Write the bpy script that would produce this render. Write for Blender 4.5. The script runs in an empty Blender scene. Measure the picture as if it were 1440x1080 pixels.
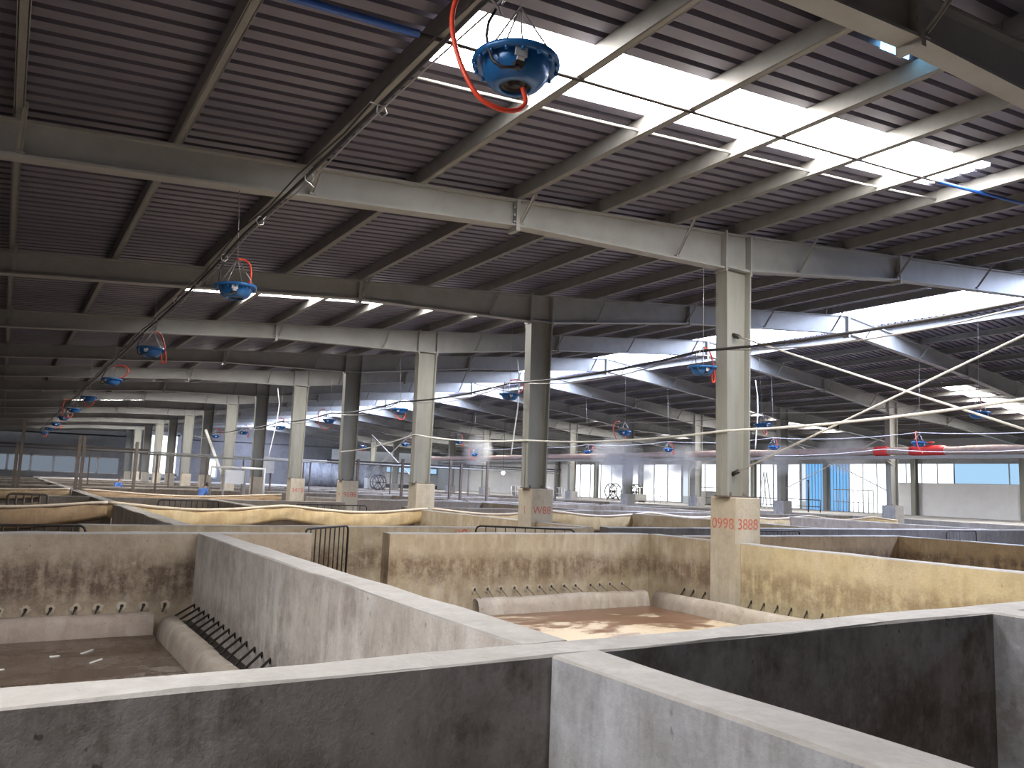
import bpy, math, random
from mathutils import Vector, Matrix
random.seed(7)
PI = math.pi
S = 0.8            # one layout unit (camera height above the pit walls) in metres
H = 2.65           # camera height above the pit floor, in layout units
scene = bpy.context.scene
col = scene.collection
ORD = ['zeroth','first','second','third','fourth','fifth','sixth','seventh','eighth','ninth','tenth','eleventh',
       'twelfth','thirteenth','fourteenth','fifteenth','sixteenth','seventeenth','eighteenth','nineteenth','twentieth']

# ------------------------------------------------------------------ helpers
def tow(p): return Vector((p[0]*S, p[1]*S, (p[2]+H)*S))

class MB:
    """collects shapes in layout units, links them as ONE mesh object"""
    def __init__(s): s.v=[]; s.f=[]; s.m=[]; s.sm=[]; s.mi=0; s.smooth=False
    def add(s, vs, fs):
        b=len(s.v); s.v+= [tuple(p) for p in vs]
        for f in fs: s.f.append(tuple(b+i for i in f)); s.m.append(s.mi); s.sm.append(s.smooth)
        return s
    def box(s,x0,x1,y0,y1,z0,z1):
        return s.add([(x0,y0,z0),(x1,y0,z0),(x1,y1,z0),(x0,y1,z0),(x0,y0,z1),(x1,y0,z1),(x1,y1,z1),(x0,y1,z1)],
          [(0,3,2,1),(4,5,6,7),(0,1,5,4),(1,2,6,5),(2,3,7,6),(3,0,4,7)])
    def hexa(s, a, b):   # two quads (each 4 points, same winding) joined
        return s.add(list(a)+list(b), [(0,3,2,1),(4,5,6,7),(0,1,5,4),(1,2,6,5),(2,3,7,6),(3,0,4,7)])
    def bar(s,p,q,w,h,up=(0,0,1)):
        p=Vector(p); q=Vector(q); d=(q-p).normalized(); u=Vector(up)
        if abs(d.dot(u))>.98: u=Vector((0,1,0))
        r=d.cross(u).normalized(); u=r.cross(d).normalized()
        a=[p-r*w/2-u*h/2,p+r*w/2-u*h/2,p+r*w/2+u*h/2,p-r*w/2+u*h/2]
        return s.hexa(a,[x+(q-p) for x in a])
    def tube(s,pts,r,n=6):
        pts=[Vector(p) for p in pts]; k=len(pts); u=None; base=len(s.v); old=s.smooth; s.smooth=True
        vs=[]
        for i,p in enumerate(pts):
            d=(pts[min(i+1,k-1)]-pts[max(i-1,0)]).normalized()
            if u is None:
                u=d.cross(Vector((0,0,1)))
                if u.length<.05: u=d.cross(Vector((0,1,0)))
            u=(u-d*u.dot(d)).normalized(); w=d.cross(u)
            rr=r[i] if isinstance(r,(list,tuple)) else r
            for j in range(n):
                a=2*PI*j/n; vs.append(p+(u*math.cos(a)+w*math.sin(a))*rr)
        fs=[]
        for i in range(k-1):
            for j in range(n):
                j2=(j+1)%n; fs.append((i*n+j,i*n+j2,(i+1)*n+j2,(i+1)*n+j))
        fs.append(tuple(range(n))[::-1]); fs.append(tuple((k-1)*n+j for j in range(n)))
        s.add(vs,fs); s.smooth=old; return s
    def lathe(s,prof,n=32,c=(0,0,0)):
        old=s.smooth; s.smooth=True; vs=[]; k=len(prof)
        for r,z in prof:
            for j in range(n):
                a=2*PI*j/n; vs.append((c[0]+r*math.cos(a),c[1]+r*math.sin(a),c[2]+z))
        fs=[(i*n+j,i*n+(j+1)%n,(i+1)*n+(j+1)%n,(i+1)*n+j) for i in range(k-1) for j in range(n)]
        s.add(vs,fs); s.smooth=old; return s
    def mesh(s,name,mats,o=(0,0,0)):
        me=bpy.data.meshes.new(name)
        me.from_pydata([((x-o[0])*S,(y-o[1])*S,(z-o[2])*S) for x,y,z in s.v],[],s.f)
        if not isinstance(mats,(list,tuple)): mats=[mats]
        for m in mats: me.materials.append(m)
        for p,i,t in zip(me.polygons,s.m,s.sm): p.material_index=i; p.use_smooth=t
        me.update(); return me
    def build(s,name,mats,parent=None,o=None):
        """o: the object's own origin in layout units (top level) ; children use the parent's origin"""
        if o is None: o = parent['o_'] if (parent is not None) else s.base()
        return link(name, s.mesh(name,mats,o), parent, o)
    def base(s):
        xs=[v[0] for v in s.v]; ys=[v[1] for v in s.v]; zs=[v[2] for v in s.v]
        return ((min(xs)+max(xs))/2,(min(ys)+max(ys))/2,min(zs))

ORGS={}
class _O(dict): pass
def link(name, data, parent, o):
    ob=bpy.data.objects.new(name,data); col.objects.link(ob)
    if parent is None: ob.location=tow(o)
    else:
        ob.parent=parent; po=parent['o_']; ob.location=((o[0]-po[0])*S,(o[1]-po[1])*S,(o[2]-po[2])*S)
    ob['o_']=list(o); return ob
def empty(name,o): 
    e=link(name,None,None,o); e.empty_display_size=.1; return e
def tag(ob,label=None,cat=None,group=None,kind=None):
    if label: ob['label']=label
    if cat: ob['category']=cat
    if group: ob['group']=group
    if kind: ob['kind']=kind
    return ob
def struct(mb,name,mats,label=None,cat=None):
    ob=mb.build(name,mats); tag(ob,label,cat,None,'structure'); return ob
def copy_tree(ob,o,parent=None):
    c=ob.copy(); col.objects.link(c)
    if parent is None: c.location=tow(o)
    else: c.parent=parent
    for ch in ob.children: copy_tree(ch,None,c)
    return c

# ------------------------------------------------------------------ materials
def nt(name):
    m=bpy.data.materials.new(name); m.use_nodes=True; t=m.node_tree
    return m,t,t.nodes['Principled BSDF']
def N(t,ty,**k):
    n=t.nodes.new(ty)
    for a,b in k.items(): setattr(n,a,b)
    return n
def ramp(t,src,stops):
    r=N(t,'ShaderNodeValToRGB'); t.links.new(src,r.inputs[0])
    e=r.color_ramp.elements
    while len(e)<len(stops): e.new(.5)
    for el,(p,c) in zip(e,stops): el.position=p; el.color=(*c,1) if len(c)==3 else (c[0],c[0],c[0],1)
    return r.outputs[0]
def noise(t,vec,scale,detail=5,rough=.6,sc=(1,1,1)):
    mp=N(t,'ShaderNodeMapping'); mp.inputs['Scale'].default_value=sc; t.links.new(vec,mp.inputs[0])
    n=N(t,'ShaderNodeTexNoise'); n.inputs['Scale'].default_value=scale; n.inputs['Detail'].default_value=detail
    n.inputs['Roughness'].default_value=rough; t.links.new(mp.outputs[0],n.inputs['Vector']); return n.outputs[0]
def mix(t,f,a,b,blend='MIX'):
    m=N(t,'ShaderNodeMix'); m.data_type='RGBA'; m.blend_type=blend
    if isinstance(f,(int,float)): m.inputs[0].default_value=f
    else: t.links.new(f,m.inputs[0])
    for i,x in ((6,a),(7,b)):
        if isinstance(x,tuple): m.inputs[i].default_value=(*x,1)
        else: t.links.new(x,m.inputs[i])
    return m.outputs[2]
def math_(t,op,a,b=None):
    m=N(t,'ShaderNodeMath',operation=op)
    for i,x in enumerate((a,b)):
        if x is None: continue
        if isinstance(x,(int,float)): m.inputs[i].default_value=x
        else: t.links.new(x,m.inputs[i])
    return m.outputs[0]
def bump(t,b,h,strength,dist=.01):
    n=N(t,'ShaderNodeBump'); n.inputs['Strength'].default_value=strength; n.inputs['Distance'].default_value=dist
    t.links.new(h,n.inputs['Height']); t.links.new(n.outputs[0],b.inputs['Normal'])

def concrete(name,c0,c1,stain,pale,band=None,bandcol=(.05,.035,.025),streak=.5,bandw=.32,bandstrength=1.0,blot=.5,washk=.6):
    """cast concrete: mottled, run-down streaks, pale scuffs and (band = height in layout units) a splash-stain band"""
    m,t,b=nt(name); g=N(t,'ShaderNodeNewGeometry').outputs['Position']
    big=noise(t,g,1.1,5,.6); mid=noise(t,g,5,6,.7); fine=noise(t,g,28,5,.7)
    st=noise(t,g,8,5,.65,(1,1,.13)); st2=noise(t,g,2.2,4,.6,(1,1,.35))
    c=mix(t,ramp(t,big,[(.35,(0,)),(.66,(1,))]),c0,c1)
    c=mix(t,math_(t,'MULTIPLY',ramp(t,mid,[(.42,(0,)),(.72,(1,))]),.5),c,stain)
    bl=noise(t,g,2.3,6,.72); wash=noise(t,g,1.7,5,.65,(1,1,.4)); sp=noise(t,g,17,3,.5,(1,1,.7))
    c=mix(t,math_(t,'MULTIPLY',ramp(t,bl,[(.50,(0,)),(.66,(1,))]),blot),c,stain)
    c=mix(t,math_(t,'MULTIPLY',ramp(t,math_(t,'ADD',math_(t,'MULTIPLY',wash,.65),math_(t,'MULTIPLY',st,.35)),[(.50,(0,)),(.62,(1,))]),washk),c,pale)
    c=mix(t,math_(t,'MULTIPLY',ramp(t,sp,[(.68,(0,)),(.74,(1,))]),blot*.9),c,tuple(x*.45 for x in stain))
    sep=N(t,'ShaderNodeSeparateXYZ'); t.links.new(g,sep.inputs[0])
    c=mix(t,math_(t,'MULTIPLY',ramp(t,st,[(.45,(0,)),(.7,(1,))]),streak),c,stain)
    c=mix(t,math_(t,'MULTIPLY',ramp(t,math_(t,'MULTIPLY',st,st2),[(.25,(0,)),(.42,(1,))]),.55),c,pale)
    if band is not None:
        zz=(band+H)*S
        d=math_(t,'ABSOLUTE',math_(t,'SUBTRACT',math_(t,'ADD',sep.outputs[2],math_(t,'MULTIPLY',math_(t,'SUBTRACT',big,.5),.35)),zz))
        k=ramp(t,math_(t,'DIVIDE',d,bandw*S),[(.35,(1,)),(1.15,(0,))])
        k=math_(t,'MULTIPLY',k,ramp(t,math_(t,'ADD',math_(t,'MULTIPLY',mid,.6),math_(t,'MULTIPLY',st,.4)),[(.38,(.10,)),(.55,(1,))]))
        k=math_(t,'MULTIPLY',k,ramp(t,math_(t,'ADD',math_(t,'MULTIPLY',fine,.6),math_(t,'MULTIPLY',st,.4)),[(.38,(.45,)),(.56,(1,))]))
        c=mix(t,math_(t,'MULTIPLY',k,bandstrength),c,bandcol)
    c=mix(t,math_(t,'MULTIPLY',ramp(t,fine,[(.35,(0,)),(.75,(1,))]),.25),c,stain)
    t.links.new(c,b.inputs['Base Color']); b.inputs['Roughness'].default_value=.88
    bump(t,b,math_(t,'ADD',fine,math_(t,'MULTIPLY',mid,1.5)),.35,.012); return m
def paint(name,c,rough=.5,metal=0.,var=.25,dirt=(.1,.08,.07),scale=6,sc=(1,1,1)):
    m,t,b=nt(name); g=N(t,'ShaderNodeNewGeometry').outputs['Position']
    n=noise(t,g,scale,5,.65,sc)
    t.links.new(mix(t,math_(t,'MULTIPLY',ramp(t,n,[(.4,(0,)),(.75,(1,))]),var),c,dirt),b.inputs['Base Color'])
    b.inputs['Roughness'].default_value=rough; b.inputs['Metallic'].default_value=metal; return m
def emit(name,c,s):
    m,t,b=nt(name); t.nodes.remove(b); e=N(t,'ShaderNodeEmission'); e.inputs[0].default_value=(*c,1); e.inputs[1].default_value=s
    t.links.new(e.outputs[0],t.nodes['Material Output'].inputs[0]); return m

SKY_E=46.0
M={}
M['wall_grey']=concrete('concrete_grey',(.66,.62,.585),(.55,.51,.48),(.28,.24,.215),(.82,.80,.78),band=-2.15,bandcol=(.16,.12,.10),streak=.55,bandstrength=.5,blot=.6,washk=.95)
M['cap']=concrete('wall_top_lit',(.37,.355,.34),(.32,.305,.29),(.235,.22,.205),(.42,.41,.395),streak=0,blot=.25,washk=.3)  # wall tops: tone set for the overhead light they catch
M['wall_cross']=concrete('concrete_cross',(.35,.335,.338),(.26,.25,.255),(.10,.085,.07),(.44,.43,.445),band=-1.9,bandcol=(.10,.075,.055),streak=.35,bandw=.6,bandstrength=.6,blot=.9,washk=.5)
M['wall_near']=concrete('concrete_near',(.37,.385,.42),(.29,.30,.325),(.14,.115,.105),(.52,.55,.60),band=-1.9,bandcol=(.15,.11,.085),streak=.35,bandw=.5,bandstrength=.55)  # bluish tone puts cool daylight from the side into the colour
M['wall_tan']=concrete('concrete_tan',(.43,.36,.25),(.37,.305,.215),(.25,.185,.12),(.60,.54,.43),band=-1.72,bandcol=(.13,.08,.048),streak=.5,bandw=.36,bandstrength=.9)
M['wall_yellow']=concrete('concrete_yellow',(.56,.47,.28),(.50,.43,.29),(.33,.26,.16),(.66,.58,.42),band=-1.8,bandcol=(.20,.135,.075),streak=.45,bandw=.45,bandstrength=.75)
M['wall_brown']=concrete('concrete_brown',(.40,.33,.25),(.33,.275,.215),(.19,.14,.10),(.52,.46,.38),band=-1.72,bandcol=(.075,.048,.034),streak=.45,bandw=.5,bandstrength=.95)
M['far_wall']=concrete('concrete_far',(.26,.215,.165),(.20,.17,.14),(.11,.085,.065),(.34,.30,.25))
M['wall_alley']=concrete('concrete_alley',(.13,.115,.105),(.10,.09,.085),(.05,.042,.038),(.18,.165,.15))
M['far_cap']=concrete('concrete_far_cap',(.30,.275,.24),(.25,.23,.20),(.16,.14,.12),(.36,.34,.31),streak=0)
M['pedestal']=concrete('concrete_pedestal',(.50,.44,.33),(.44,.40,.32),(.31,.25,.18),(.56,.52,.44),streak=.35)
M['wall_pit3']=concrete('concrete_ochre',(.36,.255,.14),(.29,.205,.115),(.15,.10,.06),(.44,.34,.22),band=-1.6,bandcol=(.09,.055,.035),streak=.4)
M['curb']=concrete('concrete_curb',(.44,.39,.335),(.37,.325,.28),(.24,.195,.155),(.53,.49,.44),streak=.2)
M['curb_brown']=concrete('concrete_curb_wet',(.36,.30,.26),(.30,.25,.22),(.18,.13,.11),(.45,.40,.36),streak=.2)
M['plastic']=concrete('plastic_sheeting',(.25,.26,.28),(.18,.19,.21),(.10,.10,.11),(.40,.42,.45))
M['slab']=concrete('concrete_slab',(.34,.325,.305),(.28,.265,.25),(.18,.17,.16),(.40,.39,.37),streak=0)
M['trench']=paint('trench_floor_dark',(.035,.027,.022),.5)  # very dark trench floor
M['steel']=paint('steel_paint_grey',(.34,.34,.325),.5,0,.35,(.22,.19,.16),3)
M['steel_blue']=M['steel']
M['column']=paint('steel_paint_column',(.29,.29,.26),.5,0,.5,(.16,.14,.11),4,(1,1,.15))
M['zinc']=paint('galvanised_zinc',(.27,.265,.25),.5,.2,.45,(.17,.15,.135),5)
M['dark_steel']=paint('dark_steel',(.045,.038,.035),.5,.2)
M['iron']=paint('black_iron',(.02,.018,.017),.55,.3)
M['rust_steel']=paint('rusty_post',(.16,.13,.11),.7,.1,.5,(.08,.04,.02))
M['blue']=paint('blue_enamel',(.02,.14,.40),.25,.1,.2,(.015,.06,.17),9)
M['blue_pipe']=paint('blue_pipe',(.02,.10,.42),.4)
M['hose']=paint('red_hose',(.80,.07,.03),.4,0,.1)
M['wire']=paint('bright_wire',(.45,.43,.42),.4,.6)
M['cable']=paint('black_cable',(.022,.02,.022),.5)
M['white_tube']=paint('white_tube',(.75,.74,.70),.45,0,.2,(.5,.48,.44))
M['white_paint']=paint('white_paint',(.74,.75,.76),.5,0,.15,(.5,.5,.5))
M['salt']=concrete('salt_crust',(.52,.45,.36),(.44,.38,.30),(.28,.22,.16),(.6,.55,.47))
M['label']=paint('label_plate',(.68,.70,.74),.4,.1,.3,(.35,.2,.2),60)
M['red_paint']=paint('red_paint',(.46,.085,.05),.7,0,.75,(.46,.33,.24),9)
M['red_band']=paint('red_wrap',(.75,.05,.05),.5)
M['rope']=paint('pale_rope',(.66,.55,.42),.7)
M['lagging']=paint('pipe_lagging',(.52,.40,.36),.8,0,.75,(.34,.22,.18),7)
M['skin']=paint('skin',(.45,.27,.19),.6); M['hair']=paint('hair',(.015,.012,.012),.6)
M['shirt_blue']=paint('blue_cloth',(.10,.22,.58),.8); M['shirt_dark']=paint('dark_cloth',(.02,.02,.022),.8)
M['trouser']=paint('trouser_cloth',(.03,.035,.05),.8)
M['white_wall']=paint('white_wall',(.82,.83,.85),.7,0,.25,(.55,.55,.56),2)
M['dark_wall']=paint('rear_wall',(.06,.058,.06),.8)
M['back_wall']=paint('end_wall_grey',(.17,.165,.17),.7,0,.6,(.09,.085,.085),1.5)
M['fascia']=paint('fascia_grey',(.42,.43,.45),.6)
M['ground']=paint('yard_ground',(.50,.49,.47),.9,0,.2,(.35,.34,.32),.5)
M['skylight']=emit('skylight_sheet',(1.0,.97,.93),SKY_E)
M['unseen_fill']=emit('unseen_fill_sheet',(1.0,.97,.94),SKY_E*.46)  # added emitter out of view, brightens the left-facing wall sides
M['skylight_ridge']=emit('skylight_ridge_sheet',(.62,.72,1.0),SKY_E*.8)
M['gap_light']=emit('roof_gap_daylight',(.25,.65,1.0),6)
M['glass_blue']=emit('bright_blue_window',(.42,.68,.95),1.0)
M['sheet_blue']=emit('backlit_blue_sheet',(.20,.52,1.0),1.05)
M['glass_white']=emit('bright_window',(.92,.96,1.0),2.4)
M['glass_dim']=emit('hazy_window',(.32,.38,.47),.55)
M['lamp']=emit('lamp_bulb',(1,.98,.95),25)

# roof sheet: dark purple-grey underside, dusty
m,t,b=nt('roof_sheet'); g=N(t,'ShaderNodeNewGeometry').outputs['Position']
n=noise(t,g,1.3,5,.6,(.4,1,1)); n2=noise(t,g,9,4,.6,(.25,1,1))
c=mix(t,ramp(t,n,[(.35,(0,)),(.7,(1,))]),(.15,.14,.185),(.20,.185,.235)); c=mix(t,math_(t,'MULTIPLY',ramp(t,n2,[(.5,(0,)),(.8,(1,))]),.5),c,(.24,.20,.21))
t.links.new(c,b.inputs['Base Color']); b.inputs['Roughness'].default_value=.42; b.inputs['Metallic'].default_value=.25
M['roof']=m
# pit floors
def pit_floor(name,wet,dry,lo,hi,dryamt,rough,grad=False):
    m,t,b=nt(name); g=N(t,'ShaderNodeNewGeometry').outputs['Position']
    n=noise(t,g,1.6,7,.72,(.7,1.2,1)); n1=noise(t,g,.5,3,.5); f=noise(t,g,14,5,.7)
    a=ramp(t,math_(t,'ADD',math_(t,'MULTIPLY',n,.6),math_(t,'MULTIPLY',n1,.4)),[(lo,(0,)),(hi,(1,))])
    sep=N(t,'ShaderNodeSeparateXYZ'); t.links.new(g,sep.inputs[0])
    if grad: a=ramp(t,math_(t,'ADD',math_(t,'ADD',math_(t,'MULTIPLY',n,.9),math_(t,'MULTIPLY',sep.outputs[1],-.09)),math_(t,'ADD',math_(t,'MULTIPLY',sep.outputs[0],-.03),1.13)),[(lo,(0,)),(hi,(1,))])
    c=mix(t,math_(t,'MULTIPLY',f,.4),wet,tuple(x*.55 for x in wet)); c=mix(t,math_(t,'MULTIPLY',a,dryamt),c,dry)
    t.links.new(c,b.inputs['Base Color']); r=N(t,'ShaderNodeMapRange'); t.links.new(a,r.inputs[0]); r.inputs[3].default_value=rough; r.inputs[4].default_value=.8
    t.links.new(r.outputs[0],b.inputs['Roughness']); bump(t,b,f,.2,.01); return m
M['floor_wet']=pit_floor('pit_floor_brine',(.085,.058,.042),(.135,.095,.068),.48,.62,.6,.22)
M['floor_salt']=pit_floor('pit_floor_salt',(.21,.115,.07),(.52,.43,.31),.46,.53,1,.32,True)
M['floor_plain']=pit_floor('pit_floor_plain',(.17,.13,.10),(.30,.25,.20),.45,.6,.8,.4)
# tarpaulin
M['liner']=concrete('tarp_liner',(.60,.48,.27),(.50,.38,.20),(.36,.24,.12),(.66,.56,.36),streak=.5)
M['liner_brown']=concrete('tarp_liner_brown',(.46,.32,.18),(.36,.24,.14),(.22,.14,.08),(.5,.4,.25),streak=.5)
# steam
def steam(name,den):
    m,t,b=nt(name); t.nodes.remove(b)
    v=N(t,'ShaderNodeVolumePrincipled'); v.inputs['Color'].default_value=(.85,.86,.9,1)
    tc=N(t,'ShaderNodeTexCoord').outputs['Object']
    n=noise(t,N(t,'ShaderNodeNewGeometry').outputs['Position'],1.3,4,.6)
    ln=N(t,'ShaderNodeVectorMath',operation='LENGTH'); t.links.new(tc,ln.inputs[0])
    fall=ramp(t,ln.outputs['Value'],[(.15,(1,)),(1.0,(0,))])
    d=math_(t,'MULTIPLY',math_(t,'MULTIPLY',ramp(t,n,[(.38,(0,)),(.68,(1,))]),fall),den)
    t.links.new(d,v.inputs['Density']); t.links.new(v.outputs[0],t.nodes['Material Output'].inputs['Volume']); return m
M['steam']=steam('steam_vapour',3.2)

# ------------------------------------------------------------------ roof geometry
RIDGE=27.7; BAY=7.53; Y0=4.42; XL=-9.0; XR=2*RIDGE-XL; XE=57.6; NB=14
def ft(x):            # top of the rafters
    if x>RIDGE: x=2*RIDGE-x
    return 5.58+.0873*(x-12.65) if x<12.65 else 5.58+.105*(x-12.65)
def depth(x):
    if x>RIDGE: x=2*RIDGE-x
    pts=[(-9,.5),(7.4,.5),(12.65,.79),(13.5,.81),(19.1,.63),(27.7,.73)]
    for (a,da),(b,db) in zip(pts,pts[1:]):
        if a<=x<=b: return da+(db-da)*(x-a)/(b-a)
    return .5
PUR=.25
YA,YB=Y0-3*BAY, Y0+BAY*NB+.3
PITCH=.29
PROF=[(0,0),(.17,0),(.185,.10),(.26,.10),(.275,0)]
def ys_profile(ya,yb):
    out=[]; k=math.floor(ya/PITCH)-1
    while k*PITCH<yb+PITCH:
        for a,h in PROF:
            y=k*PITCH+a
            if ya<y<yb: out.append((y,h))
        k+=1
    def hat(y):
        r=y-math.floor(y/PITCH)*PITCH
        P=PROF+[(PITCH,0)]
        for (a,h),(b2,h2) in zip(P,P[1:]):
            if a<=r<=b2: return h+(h2-h)*(r-a)/(b2-a)
        return 0
    return [(ya,hat(ya))]+out+[(yb,hat(yb))]
def sheet(mb,x0,x1,ya,yb,lift=0.):
    xs=[x0]+[x for x in (12.65,RIDGE,2*RIDGE-12.65) if x0<x<x1]+[x1]
    pr=ys_profile(ya,yb); vs=[]; fs=[]; k=len(pr)
    for x in xs:
        for y,h in pr: vs.append((x,y,ft(x)+PUR+h+lift))
    for i in range(len(xs)-1):
        for j in range(k-1): fs.append((i*k+j,i*k+j+1,(i+1)*k+j+1,(i+1)*k+j))
    mb.add(vs,fs)
strips=[]
for n in range(0,NB,2):
    ya=Y0+BAY*n+2.8
    strips.append((ya,ya+1.16))
LX=(-8.4,-1.6); LY=(1.5,6.0); SKX=(3.75,14.5); RX=(RIDGE-.05,RIDGE+2.6)
def roof_side(x0,x1,sk,name):
    mb=MB(); y=YA
    if x0==XL:
        sheet(mb,x0,x1,y,LY[0]); sheet(mb,x0,LX[0],*LY); sheet(mb,LX[1],x1,*LY); y=LY[1]  # roof opening for the added fill panel
    for a,b2 in strips:
        sheet(mb,x0,x1,y,a)
        sheet(mb,x0,sk[0],a,b2)
        sheet(mb,sk[1],x1,a,b2); y=b2
    sheet(mb,x0,x1,y,YB)
    ob=struct(mb,name,M['roof']); return ob
roof_side(XL,RX[0],SKX,'ceiling')
roof_side(RX[1],XE+.6,(2*RIDGE-SKX[1],2*RIDGE-SKX[0]),'ceiling_far')
k=0
for a,b2 in strips:
    for s0,s1 in (SKX,(2*RIDGE-SKX[1],2*RIDGE-SKX[0])):
        k+=1; mb=MB(); sheet(mb,s0,s1,a-.02,b2+.02,.012); struct(mb,'window_%d'%k,M['skylight'])
for n in range(-1,NB):
    k+=1; mb=MB(); ya=Y0+n*BAY; a,b2=RX[0]-.05,RX[1]+.05; mb.add([(x,y,ft(x)+PUR+.115) for x,y in ((a,ya),(RIDGE,ya),(b2,ya),(a,ya+BAY),(RIDGE,ya+BAY),(b2,ya+BAY))],[(0,1,4,3),(1,2,5,4)]); struct(mb,'window_%d'%k,M['skylight_ridge'])
k+=1; mb=MB(); sheet(mb,LX[0],LX[1],LY[0]-.02,LY[1]+.02,.012); struct(mb,'window_%d'%k,M['unseen_fill'])  # unseen fill panel, added to light the left-facing walls
k+=1; mb=MB(); sheet(mb,8.55,9.15,5.36,5.5,-.012); struct(mb,'window_%d'%k,M['gap_light'])
# flashing edges of the skylights
for i,(a,b2) in enumerate(strips[1:5]):
    for yy in (a,b2):
        mb=MB(); x0,x1=SKX
        for xa,xb in ((x0,12.65),(12.65,x1)):
            p=(xa,yy,ft(xa)+PUR-.02); q=(xb,yy,ft(xb)+PUR-.02); mb.bar(p,q,.07,.035)
        struct(mb,'trim_%d'%(i*2+(yy==b2)+1),M['zinc'])

# ------------------------------------------------------------------ rafters
def beam_piece(mb,xa,xb,y,tw=.03,fw=.25,tf=.035):
    za,zb=ft(xa),ft(xb); da,db=depth(xa),depth(xb)
    def slab(y0,y1,a0,a1,b0,b1):
        mb.hexa([(xa,y0,a0),(xa,y1,a0),(xa,y1,a1),(xa,y0,a1)],[(xb,y0,b0),(xb,y1,b0),(xb,y1,b1),(xb,y0,b1)])
    slab(y-tw/2,y+tw/2,za-da+tf,za-tf,zb-db+tf,zb-tf)
    slab(y-fw/2,y+fw/2,za-tf,za,zb-tf,zb)
    slab(y-fw/2,y+fw/2,za-da,za-da+tf,zb-db,zb-db+tf)
PX=[26.505-1.915*i for i in range(20)]
PX=[x for x in PX if x>XL+.3]
def mir(x): return 2*RIDGE-x
COLX=13.07
for n in range(-1,NB+1):
    y=Y0+n*BAY
    for side in (0,1):
        f=(lambda x:x) if side==0 else mir
        ox=f(7.4); e=empty('roof_beam',(ox,y,ft(ox)-depth(ox)))
        where=ORD[n+1] if n>=0 else 'nearest hidden'
        if n>=0: tag(e,'grey steel roof beam on the %s slope, %s back from the camera'%(('pit-side','far-side')[side],where),'roof beam','steel roof beams')
        else: tag(e,'grey steel roof beam on the %s slope, directly behind the camera'%(('pit-side','far-side')[side]),'roof beam','steel roof beams')
        xe=XL if side==0 else 57.4
        lim=[XL,7.4,12.66] if side==0 else [-2.0,7.4,12.66]
        for xa,xb in ((lim[0],7.4),(7.4,12.66),(13.48,19.1),(19.1,RIDGE)):
            mb=MB(); a,b2=f(xa),f(xb)
            if a>b2: a,b2=b2,a
            beam_piece(mb,a,b2,y); mb.build('beam_segment',M['steel'],e)
        mb=MB(); a,b2=sorted((f(12.66),f(13.48)))                   # the column head panel
        beam_piece(mb,a,b2,y,tw=.03); mb.build('column_head',M['steel'],e)
        for x in (7.4,19.1):
            mb=MB(); xx=f(x); d=depth(x)
            mb.box(xx-.04,xx+.04,y-.14,y+.14,ft(xx)-d-.09,ft(xx)+.02)
            for zz in (.12,.3,.5):
                for sy in (-1,1): mb.box(xx-.075,xx+.075,y+sy*.085-.02,y+sy*.085+.02,ft(xx)-d+zz*d*1.4-.03,ft(xx)-d+zz*d*1.4+.01)
            mb.build('splice_plate',M['steel'],e)
        if side==0:
            mb=MB(); mb.box(RIDGE-.05,RIDGE+.05,y-.14,y+.14,ft(RIDGE)-.73-.14,ft(RIDGE)); mb.build('ridge_plate',M['steel'],e)
        for i,x in enumerate(PX):
            if i%2==1: continue
            xx=f(x+.12)
            if n>10 or (side==1 and x<-1): continue
            mb=MB(); p=(xx,y-.62,ft(xx)+.05); q=(xx-.02,y-.1,ft(xx)-depth(xx)+.06)
            mb.bar(p,q,.05,.012); mb.bar((p[0]+.025,p[1],p[2]),(q[0]+.025,q[1],q[2]),.012,.05)
            mb.box(xx-.05,xx+.05,y-.14,y-.06,ft(xx)-depth(xx)+.03,ft(xx)-depth(xx)+.07)
            mb.build('fly_brace',M['zinc'],e)

# ------------------------------------------------------------------ purlins
def purlin_mb(x,ya,yb,mb,flip=1):
    z=ft(x); t=.02
    mb.box(x-t/2,x+t/2,ya,yb,z,z+PUR)
    a,b2=sorted((x,x+flip*.1)); mb.box(a,b2,ya,yb,z,z+t); mb.box(a,b2,ya,yb,z+PUR-t,z+PUR)
    c=x+flip*.1; mb.box(c-t/2,c+t/2,ya,yb,z,z+.04)
rest=MB()
for n in range(-1,NB):
    ya=Y0+n*BAY; yb=ya+BAY
    for side in (0,1):
        for i,x in enumerate(PX):
            xx=x if side==0 else mir(x)
            if side==1 and (xx>57.3 or i==0): continue
            if n<=8 and n>=0 and not (side==1 and n==0) and x>-4.5:
                e=MB(); purlin_mb(xx,ya+.005,yb-.005,e,1 if side==0 else -1)
                ob=e.build('roof_purlin',M['zinc'])
                tag(ob,'grey purlin behind the %s roof beam, %s below the ridge on the %s'%(ORD[n+1],ORD[i+1],('pit side','far side')[side]),'purlin','steel roof purlins')
            else: purlin_mb(xx,ya+.005,yb-.005,rest,1 if side==0 else -1)
tag(rest.build('roof_purlin',M['zinc']),'distant grey steel purlins under the roof at the far end of the hall','purlin','steel roof purlins','stuff')

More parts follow.
